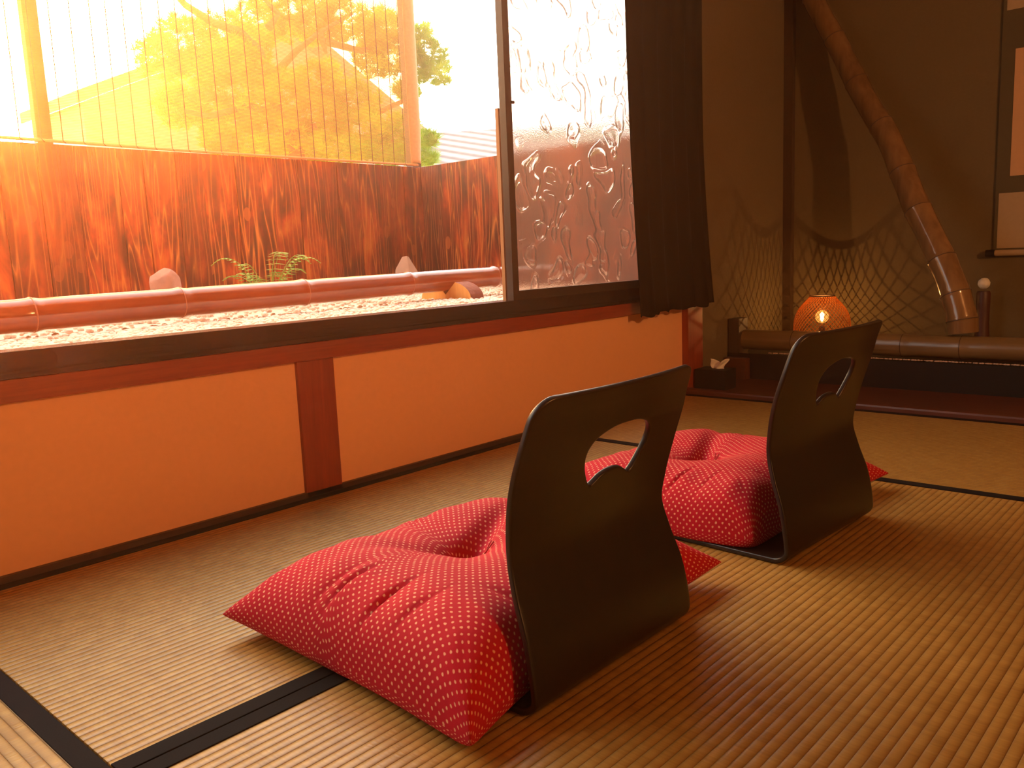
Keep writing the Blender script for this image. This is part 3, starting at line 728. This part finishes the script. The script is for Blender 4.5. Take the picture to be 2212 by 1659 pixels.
# ------------------------------------------------------------------ pine tree
def pine():
    r = empty('pine_tree', (4.6, 6.7, -.3)); tag(r, 'spreading garden pine seen through and beside the blind', 'tree')
    org = Vector((4.6, 6.7, -.3))
    pads = [(3.81, 7.6, 2.48, 0.24, 0.21), (4.18, 7.8, 2.71, 0.3, 0.25), (4.18, 7.6, 2.45, 0.34, 0.19), (4.4, 7.4, 2.44, 0.34, 0.24), (4.63, 7.9, 2.84, 0.36, 0.23), (5.25, 8.2, 3.15, 0.33, 0.25), (4.93, 8.0, 2.79, 0.32, 0.26), (5.79, 8.3, 3.31, 0.34, 0.29), (5.87, 8.0, 3.17, 0.28, 0.22), (6.03, 7.8, 3.2, 0.34, 0.22), (5.96, 8.0, 3.52, 0.28, 0.17), (6.3, 7.5, 3.08, 0.3, 0.25), (6.39, 7.4, 2.84, 0.27, 0.27), (6.31, 7.7, 2.83, 0.22, 0.22), (6.5, 7.7, 3.2, 0.2, 0.2), (3.86, 7.4, 2.03, 0.23, 0.19), (4.03, 7.3, 2.02, 0.28, 0.18), (4.19, 7.2, 1.9, 0.23, 0.18), (4.41, 7.0, 2.05, 0.28, 0.21), (4.78, 7.1, 2.23, 0.29, 0.21), (5.23, 7.2, 2.38, 0.27, 0.22), (4.45, 6.8, 1.78, 0.32, 0.18), (4.91, 6.8, 1.9, 0.33, 0.21), (5.39, 6.9, 2.17, 0.29, 0.2), (5.24, 6.6, 1.82, 0.33, 0.19), (5.61, 6.5, 1.83, 0.24, 0.19), (4.75, 6.4, 1.6, 0.35, 0.13), (4.12, 6.6, 1.58, 0.26, 0.11), (5.31, 6.3, 1.58, 0.23, 0.09), (3.81, 6.7, 1.65, 0.15, 0.11), (6.62, 7.2, 3.04, 0.16, 0.12), (6.57, 7.0, 2.77, 0.19, 0.16), (6.56, 6.9, 2.58, 0.17, 0.15), (6.52, 7.2, 2.73, 0.14, 0.22), (6.03, 6.6, 1.81, 0.15, 0.09), (5.84, 6.4, 1.59, 0.14, 0.07), (6.38, 7.2, 2.42, 0.16, 0.11)]
    V = []; rr = np.random.default_rng(11)
    for (x, y, z, rx, rz_) in pads:
        nt_ = int(50 + 1500*rx*rz_)
        for _ in range(nt_):
            d = rr.normal(size=3); d /= np.linalg.norm(d); d *= rr.uniform(.35, 1)**.5
            c_ = np.array([x+d[0]*rx, y+d[1]*rx, z+d[2]*rz_]) - np.array(org)
            up = np.array([rr.uniform(-.5, .5), rr.uniform(-.5, .5), 1.0]); up /= np.linalg.norm(up)
            for _k in range(26):
                q = rr.normal(size=3); q /= np.linalg.norm(q); q = q*.9+up*.75; q /= np.linalg.norm(q); L = rr.uniform(.07, .12)
                s_ = np.cross(q, rr.normal(size=3)); s_ /= np.linalg.norm(s_)+1e-9; s_ *= .0042
                V += [c_-s_, c_+s_, c_+q*L]
    V = np.array(V); n = len(V)//3
    me = bpy.data.meshes.new('foliage'); me.vertices.add(len(V)); me.vertices.foreach_set('co', V.ravel()); me.loops.add(n*3); me.loops.foreach_set('vertex_index', np.arange(n*3, dtype=np.int32))
    me.polygons.add(n); me.polygons.foreach_set('loop_start', np.arange(0, n*3, 3, dtype=np.int32)); me.polygons.foreach_set('loop_total', np.full(n, 3, dtype=np.int32)); me.update()
    o = link_obj('foliage', me, r, M['needles']); o['kind'] = 'stuff'
    br = [[(4.55, 6.68, 1.61), (4.6, 7.0, 1.99), (4.76, 7.32, 2.39), (4.81, 7.56, 2.69), (4.65, 7.6, 2.85), (4.37, 7.6, 2.89), (4.11, 7.6, 3.0), (3.9, 7.6, 3.2)],
          [(4.76, 7.32, 2.39), (5.24, 7.56, 2.75), (5.57, 7.6, 2.99), (6.01, 7.6, 3.25)], [(4.81, 7.56, 2.69), (4.42, 7.56, 2.64), (3.99, 7.48, 2.48)],
          [(4.6, 7.0, 1.99), (4.36, 7.08, 2.06), (3.9, 7.0, 1.92), (3.71, 7.04, 1.95)],
          [(4.57, 6.84, 1.8), (5.05, 6.92, 1.93), (5.69, 7.0, 2.08), (6.32, 7.14, 2.33), (6.6, 7.22, 2.44)],
          [(5.57, 7.6, 2.99), (5.62, 7.6, 2.86), (5.60, 7.55, 2.78)], [(5.69, 7.0, 2.08), (5.74, 6.8, 1.83), (6.0, 6.68, 1.7)],
          [(5.62, 7.6, 2.91), (6.07, 7.56, 2.87), (6.5, 7.6, 2.99), (6.6, 7.4, 2.93)], [(4.97, 7.6, 2.94), (5.09, 7.6, 3.09), (4.89, 7.6, 3.25)]]
    MB().tube([Vector(p)-org for p in [(4.6, 6.7, -.3), (4.52, 6.72, .4), (4.62, 6.65, 1.0), (4.52, 6.65, 1.62), (4.6, 6.99, 2.0)]], [.13, .11, .09, .075, .06], 12).build('trunk', M['pine_bark'], r, 60)
    for k, b in enumerate(br):
        P = [Vector(p)-org for p in b]; R = [(.062 if k == 0 else .042)*(1-.6*i/(len(P)-1)) for i in range(len(P))]
        MB().tube(P, R, 8).build('branch', M['pine_bark'], r, 60)
pine()

# ------------------------------------------------------------------ houses beyond
r = empty('house', (9, 14, -.3)); tag(r, 'gabled grey house with white louvred vent behind the pine', 'building')
bm = bmesh.new()
gp = [(5.7, -.0), (5.7, 3.50), (5.8, 3.597), (9.45, 5.0+.25), (12.3, 3.63), (12.3, 0)]
A = [bm.verts.new((x-9, 0, z)) for x, z in gp]; B = [bm.verts.new((x-9, 1.8, z)) for x, z in gp]
bm.faces.new(A); bm.faces.new(B[::-1]); [bm.faces.new((A[i], B[i], B[(i+1) % 6], A[(i+1) % 6])) for i in range(6)]
bmesh.ops.recalc_face_normals(bm, faces=bm.faces); me = bpy.data.meshes.new('wall'); bm.to_mesh(me); bm.free(); link_obj('house_wall', me, r, M['house_wall'])
for (xa, za, xb, zb_) in ((5.5, 3.54, 9.45, 5.33), (9.45, 5.33, 12.7, 3.50)):
    bm = bmesh.new(); pts = [(xa, za), (xb, zb_), (xb, zb_+.18), (xa, za+.18)]
    A = [bm.verts.new((x-9, -.3, z-.07)) for x, z in pts]; B = [bm.verts.new((x-9, 2.1, z-.07)) for x, z in pts]
    bm.faces.new(A); bm.faces.new(B[::-1]); [bm.faces.new((A[i], B[i], B[(i+1) % 4], A[(i+1) % 4])) for i in range(4)]
    bmesh.ops.recalc_face_normals(bm, faces=bm.faces); me = bpy.data.meshes.new('roof'); bm.to_mesh(me); bm.free(); link_obj('roof', me, r, M['house_roof'])
lv = MB()
for k in range(12): lv.box(8.62-9, 9.40-9, -.06, -.02, 4.22+k*.062-.55, 4.22+k*.062-.52)
lv.box(8.60-9, 8.63-9, -.07, 0, 3.6, 4.40); lv.box(9.38-9, 9.42-9, -.07, 0, 3.6, 4.40)
lv.build('louvre', M['louver'], r)
r = empty('house', (12, 11, -.3)); tag(r, 'low house with pale tiled roof seen right of the blind', 'building')
ux, uy = .553, -.833                      # ridge direction; the roof falls towards the window
def rp(a_, b_, dz=0): return Vector((11.15-12 + ux*a_ + uy*b_, 12-11 + uy*a_ - ux*b_, 2.834+.3 - .40*b_ + dz))
mb = MB(); mb.grid(lambda u, v: rp(-.35+7*u, 2.6*v), 1, 1); o = mb.build('roof', M['tiles'], r); md = o.modifiers.new('t', 'SOLIDIFY'); md.thickness = .10; md.offset = -1
mb = MB(); vs_ = [rp(-.2, .35), rp(6.5, .35), rp(6.5, 2.2), rp(-.2, 2.2)]
mb.tube([rp(-.35, 0, .03), rp(6.65, 0, .03)], .07, 10).build('ridge_tiles', M['house_roof'], r, 60)
bm = bmesh.new(); B_ = [bm.verts.new((v.x, v.y, 0)) for v in vs_]; T_ = [bm.verts.new((v.x, v.y, 2.0)) for v in vs_]
bm.faces.new(B_); bm.faces.new(T_[::-1]); [bm.faces.new((B_[i], B_[(i+1) % 4], T_[(i+1) % 4], T_[i])) for i in range(4)]
bmesh.ops.recalc_face_normals(bm, faces=bm.faces); me = bpy.data.meshes.new('wall'); bm.to_mesh(me); bm.free(); link_obj('house_wall', me, r, M['house_wall'])
g = MB().box(-8, 24, 2.0, 30, -.45, -.30).build('ground', M['gravel']); structure(g, 'ground beyond the fence')

# ------------------------------------------------------------------ alcove: bamboo edge, post, leaning bamboo
r = empty('bamboo_log', (3.635, 0, .186)); tag(r, 'thick bamboo log lying along the front edge of the alcove', 'bamboo log')
ys0, ys1 = 1.838, -2.6
nd = [(ys0-y)/(ys0-ys1) for y in (1.60, 1.135, .915, .45, .0, -.5, -1.1, -1.8)]
bamboo('x', (0, ys0, 0), (0, ys1, 0), .0455, .0475, nd, M['bamboo_in'], M['bamboo_node'], root=r, ridge=.03)
r = empty('log_end_post', (3.63, 1.868, .012)); tag(r, 'short square wooden post at the left end of the bamboo log', 'post')
MB().box(-.055, .035, -.028, .025, .0, .275, bevel=.004).build('post', M['dark_wood_v'], r)
MB().box(-.10, -.057, -.085, .025, .0, .098, bevel=.004).build('foot_block', M['red_wood_y'], r)
peb = MB()
bm = bmesh.new(); rr = random.Random(3)
for k in range(260):
    y = 1.70 - 2.6*k/260 + rr.uniform(-.004, .004); q = bmesh.ops.create_icosphere(bm, subdivisions=1, radius=1); s_ = rr.uniform(.004, .0065); x = 3.592+rr.uniform(-.003, .003)
    for v in q['verts']: v.co = Vector((x+v.co.x*s_, y+v.co.y*s_*1.3, .1325+v.co.z*s_*.6))
me = bpy.data.meshes.new('pebbles'); bm.to_mesh(me); bm.free(); smooth(me); o = link_obj('edging_pebbles', me, None, M['stone_pale']); tag(o, 'row of tiny pale pebbles beneath the alcove bamboo log', 'pebbles', kind='stuff')

ctrl = [(3.655, .918, .242), (3.657, .926, .30), (3.672, .958, .40), (3.70, 1.005, .50), (3.745, 1.072, .62), (3.80, 1.155, .76), (3.85, 1.225, .90), (3.91, 1.31, 1.06), (3.97, 1.42, 1.22), (4.02, 1.515, 1.38), (4.06, 1.60, 1.53), (4.09, 1.70, 1.70), (4.11, 1.79, 1.88)]
def path(s_):
    q = s_*(len(ctrl)-1); i = min(int(q), len(ctrl)-2); tt = q-i
    p = [Vector(ctrl[max(0, min(len(ctrl)-1, i+k))]) for k in (-1, 0, 1, 2)]
    return .5*((2*p[1])+(-p[0]+p[2])*tt+(2*p[0]-5*p[1]+4*p[2]-p[3])*tt**2+(-p[0]+3*p[1]-3*p[2]+p[3])*tt**3)
r = empty('leaning_bamboo', (0, 0, 0)); tag(r, 'curved bamboo culm leaning from the log up to the alcove corner', 'bamboo')
bamboo('x', (0, 0, 0), (0, 0, 1), .056, .045, [.075, .16, .27, .40, .50, .61, .72, .84, .94], M['bamboo_diag'], M['bamboo_node'], root=r, path=path, ridge=.03, bulge=.05)

# ------------------------------------------------------------------ tissue box
r = empty('tissue_box', (3.262, 1.79, .013), math.radians(2)); tag(r, 'dark tissue box on the board beside the corner post', 'tissue box')
MB().box(-.052, .052, -.072, .072, 0, .086, bevel=.003).build('box', M['black_gloss'], r)
mb = MB()
def tis(u, v):
    a = (u-.5)*2; return Vector((.012*math.sin(u*9+v*2)*(.4+v)+.006*v, a*.028*(1+.3*v)+.006*math.sin(v*5), .083 + v*(.036+.010*math.sin(u*7+1))))
mb.grid(tis, 20, 10); o = mb.build('tissue', M['white'], r, 80, normals=False); o.location = (.0, -.015, 0); md = o.modifiers.new('t', 'SOLIDIFY'); md.thickness = .001

# ------------------------------------------------------------------ basket lamp
LX, LY, LZ0 = 3.97, 1.612, .118
r = empty('basket_lamp', (LX, LY, LZ0)); tag(r, 'glowing round woven bamboo lamp behind the alcove log', 'lamp')
H_, RL = .245, .128
def lamp_r(s_):  # s_ 0..1 bottom to top
    return RL*cr([0, .12, .32, .5, .7, .85, .95, 1], [.80, .93, 1.0, .99, .88, .68, .50, .43], s_)
st = MB()
NS = 40
for sg in (-1, 1):
    for k in range(NS):
        a0 = 2*math.pi*k/NS; pts = []
        for i in range(33):
            s_ = i/32; a = a0+sg*1.75*s_; rr_ = lamp_r(s_)+(.0006*sg)
            pts.append(Vector((rr_*math.cos(a), rr_*math.sin(a), .004+H_*s_)))
        st.tube(pts, .0010, 4, caps=False)
st.build('woven_shade', M['splint'], r, 60)
for zz_, s_ in ((.004, 0.0), (.004+H_, 1.0)):
    rr_ = lamp_r(s_); MB().tube([(rr_*math.cos(2*math.pi*i/40), rr_*math.sin(2*math.pi*i/40), zz_) for i in range(40)], .003, 6, closed=True).build('rim', M['dark_wood_v'], r, 60)
MB().tube([(0, 0, 0), (0, 0, .006), (0, 0, .0065), (0, 0, .105)], [.075, .075, .016, .014], 20).build('bulb_holder', M['frame_metal'], r, 30)
bm = bmesh.new(); bmesh.ops.create_uvsphere(bm, u_segments=24, v_segments=16, radius=.031); me = bpy.data.meshes.new('bulb'); bm.to_mesh(me); bm.free(); smooth(me)
o = link_obj('bulb', me, r, M['bulb']); o.location = (0, 0, .150)
fl_ = MB().tube([(0, 0, -.022), (0, 0, -.01), (0, 0, .012), (0, 0, .02)], [.004, .008, .010, .004], 10).build('filament', M['filament'], r, 60); fl_.location = (0, 0, .150)
ld = bpy.data.lights.new('basket_lamp_light', 'POINT'); ld.energy = 4.0; ld.color = (1, .50, .16); ld.shadow_soft_size = .0015
lo = bpy.data.objects.new('basket_lamp_light', ld); COL.objects.link(lo); lo.location = (LX, LY, LZ0+.176)

# ------------------------------------------------------------------ fill lamp added behind the camera, lights the window wall
PX, PY, PZ = 1.0, -2.35, 1.62
r = empty('added_fill_lamp', (PX, PY, PZ)); tag(r, 'added paper fill lamp hanging out of view behind the viewer', 'lamp')
t = NT('fill_lamp_paper'); tl_ = t.n('ShaderNodeBsdfTranslucent', {'Color': (.9, .75, .55, 1)}); tp_ = t.n('ShaderNodeBsdfTransparent', {'Color': (1, .85, .65, 1)})
mx = t.n('ShaderNodeMixShader', {0: .6, 1: tl_.outputs[0], 2: tp_.outputs[0]}); t.t.links.new(mx.outputs[0], t.out.inputs[0])
pr = [(.05, .14), (.12, .12), (.165, .07), (.18, .02), (.185, -.03), (.185, -.088)]
MB().tube([(0, 0, -.10), (0, 0, -.09)], .20, 40).build('light_cutoff_plate', M['dark_wood_v'], r)  # opaque disc added to keep the fill light off the near floor
MB().tube([(0, 0, z) for _, z in pr], [a for a, _ in pr], 32, caps=False).build('paper_shade', t.m, r, 60)
MB().tube([(0, 0, .14), (0, 0, .73)], .004, 8).build('cord', M['black_gloss'], r)
ld = bpy.data.lights.new('added_fill_light', 'POINT'); ld.energy = FILL_LAMP_W; ld.color = (1, .50, .21); ld.shadow_soft_size = .05
lo = bpy.data.objects.new('added_fill_light', ld); COL.objects.link(lo); lo.location = (PX, PY, PZ)

# ------------------------------------------------------------------ hanging scroll and vase
r = empty('hanging_scroll', (4.19, .55, .54)); tag(r, 'hanging paper scroll with dark mount on the alcove wall', 'scroll')
def sp_(name, y0, y1, z0, z1, x, m): return MB().box(-x-.001, -x, y0-.55, y1-.55, z0-.54, z1-.54).build(name, m, r)
M['scroll_tan'] = plain('scroll_tan_silk', (.42, .30, .17), .9, .08, 60, 0)
M['scroll_dark'] = plain('scroll_dark_silk', (.09, .07, .035), .9, .1, 60, 0)
M['scroll_paper'] = plain('scroll_paper', (.62, .36, .18), .9, .06, 60, 0)
sp_('silk_backing', .16, .945, .54, 2.2, .001, M['scroll_dark'])
sp_('lower_silk', .166, .932, .56, .795, .0022, M['scroll_tan'])
sp_('upper_silk', .166, .932, 1.545, 2.19, .0022, M['scroll_tan'])
sp_('writing_paper', .21, .893, .865, 1.385, .0035, M['scroll_paper'])
MB().tube([(-.013, -.42, 0), (-.013, .385, 0)], .013, 16).build('roller', M['scroll_tan'], r, 40)
for y in (-.42, .385): MB().tube([(-.013, y, 0), (-.013, y+(.036 if y > 0 else -.036), 0)], .0155, 16).build('roller_knob', M['black_gloss'], r, 40)
r = empty('bud_vase', (4.10, .955, .118)); tag(r, 'slender dark vase with one round white bloom below the scroll', 'vase')
MB().tube([(0, 0, 0), (0, 0, .01), (0, 0, .06), (0, 0, .12), (0, 0, .19), (0, 0, .25), (0, 0, .262)], [.030, .033, .030, .026, .027, .028, .024], 24).build('vase_body', wood('dark_red_vase', (.05, .014, .008), (.09, .024, .014), .5, 2), r, 60)
bm = bmesh.new(); bmesh.ops.create_uvsphere(bm, u_segments=24, v_segments=16, radius=.024)
for v in bm.verts: v.co *= 1+.05*math.sin(v.co.x*400)*math.sin(v.co.z*400)
me = bpy.data.meshes.new('bloom'); bm.to_mesh(me); bm.free(); smooth(me); o = link_obj('bloom', me, r, M['white']); o.location = (0, 0, .295)

# ------------------------------------------------------------------ thin haze added to stand in for lens glare around the sun
HAZE = True
if HAZE:
    m = bpy.data.materials.new('glare_haze'); m.use_nodes = True; nt2 = m.node_tree; nt2.nodes.clear()
    vs = nt2.nodes.new('ShaderNodeVolumeScatter'); vs.inputs['Color'].default_value = (1, .55, .32, 1); vs.inputs['Density'].default_value = .022; vs.inputs['Anisotropy'].default_value = .86
    ou = nt2.nodes.new('ShaderNodeOutputMaterial'); nt2.links.new(vs.outputs[0], ou.inputs['Volume'])
    o = MB().box(-2.6, 8.0, -3.2, 5.5, -.6, 3.4).build('added_glare_haze', m); tag(o, 'added thin warm haze imitating lens glare towards the low sun', 'haze', kind='stuff')
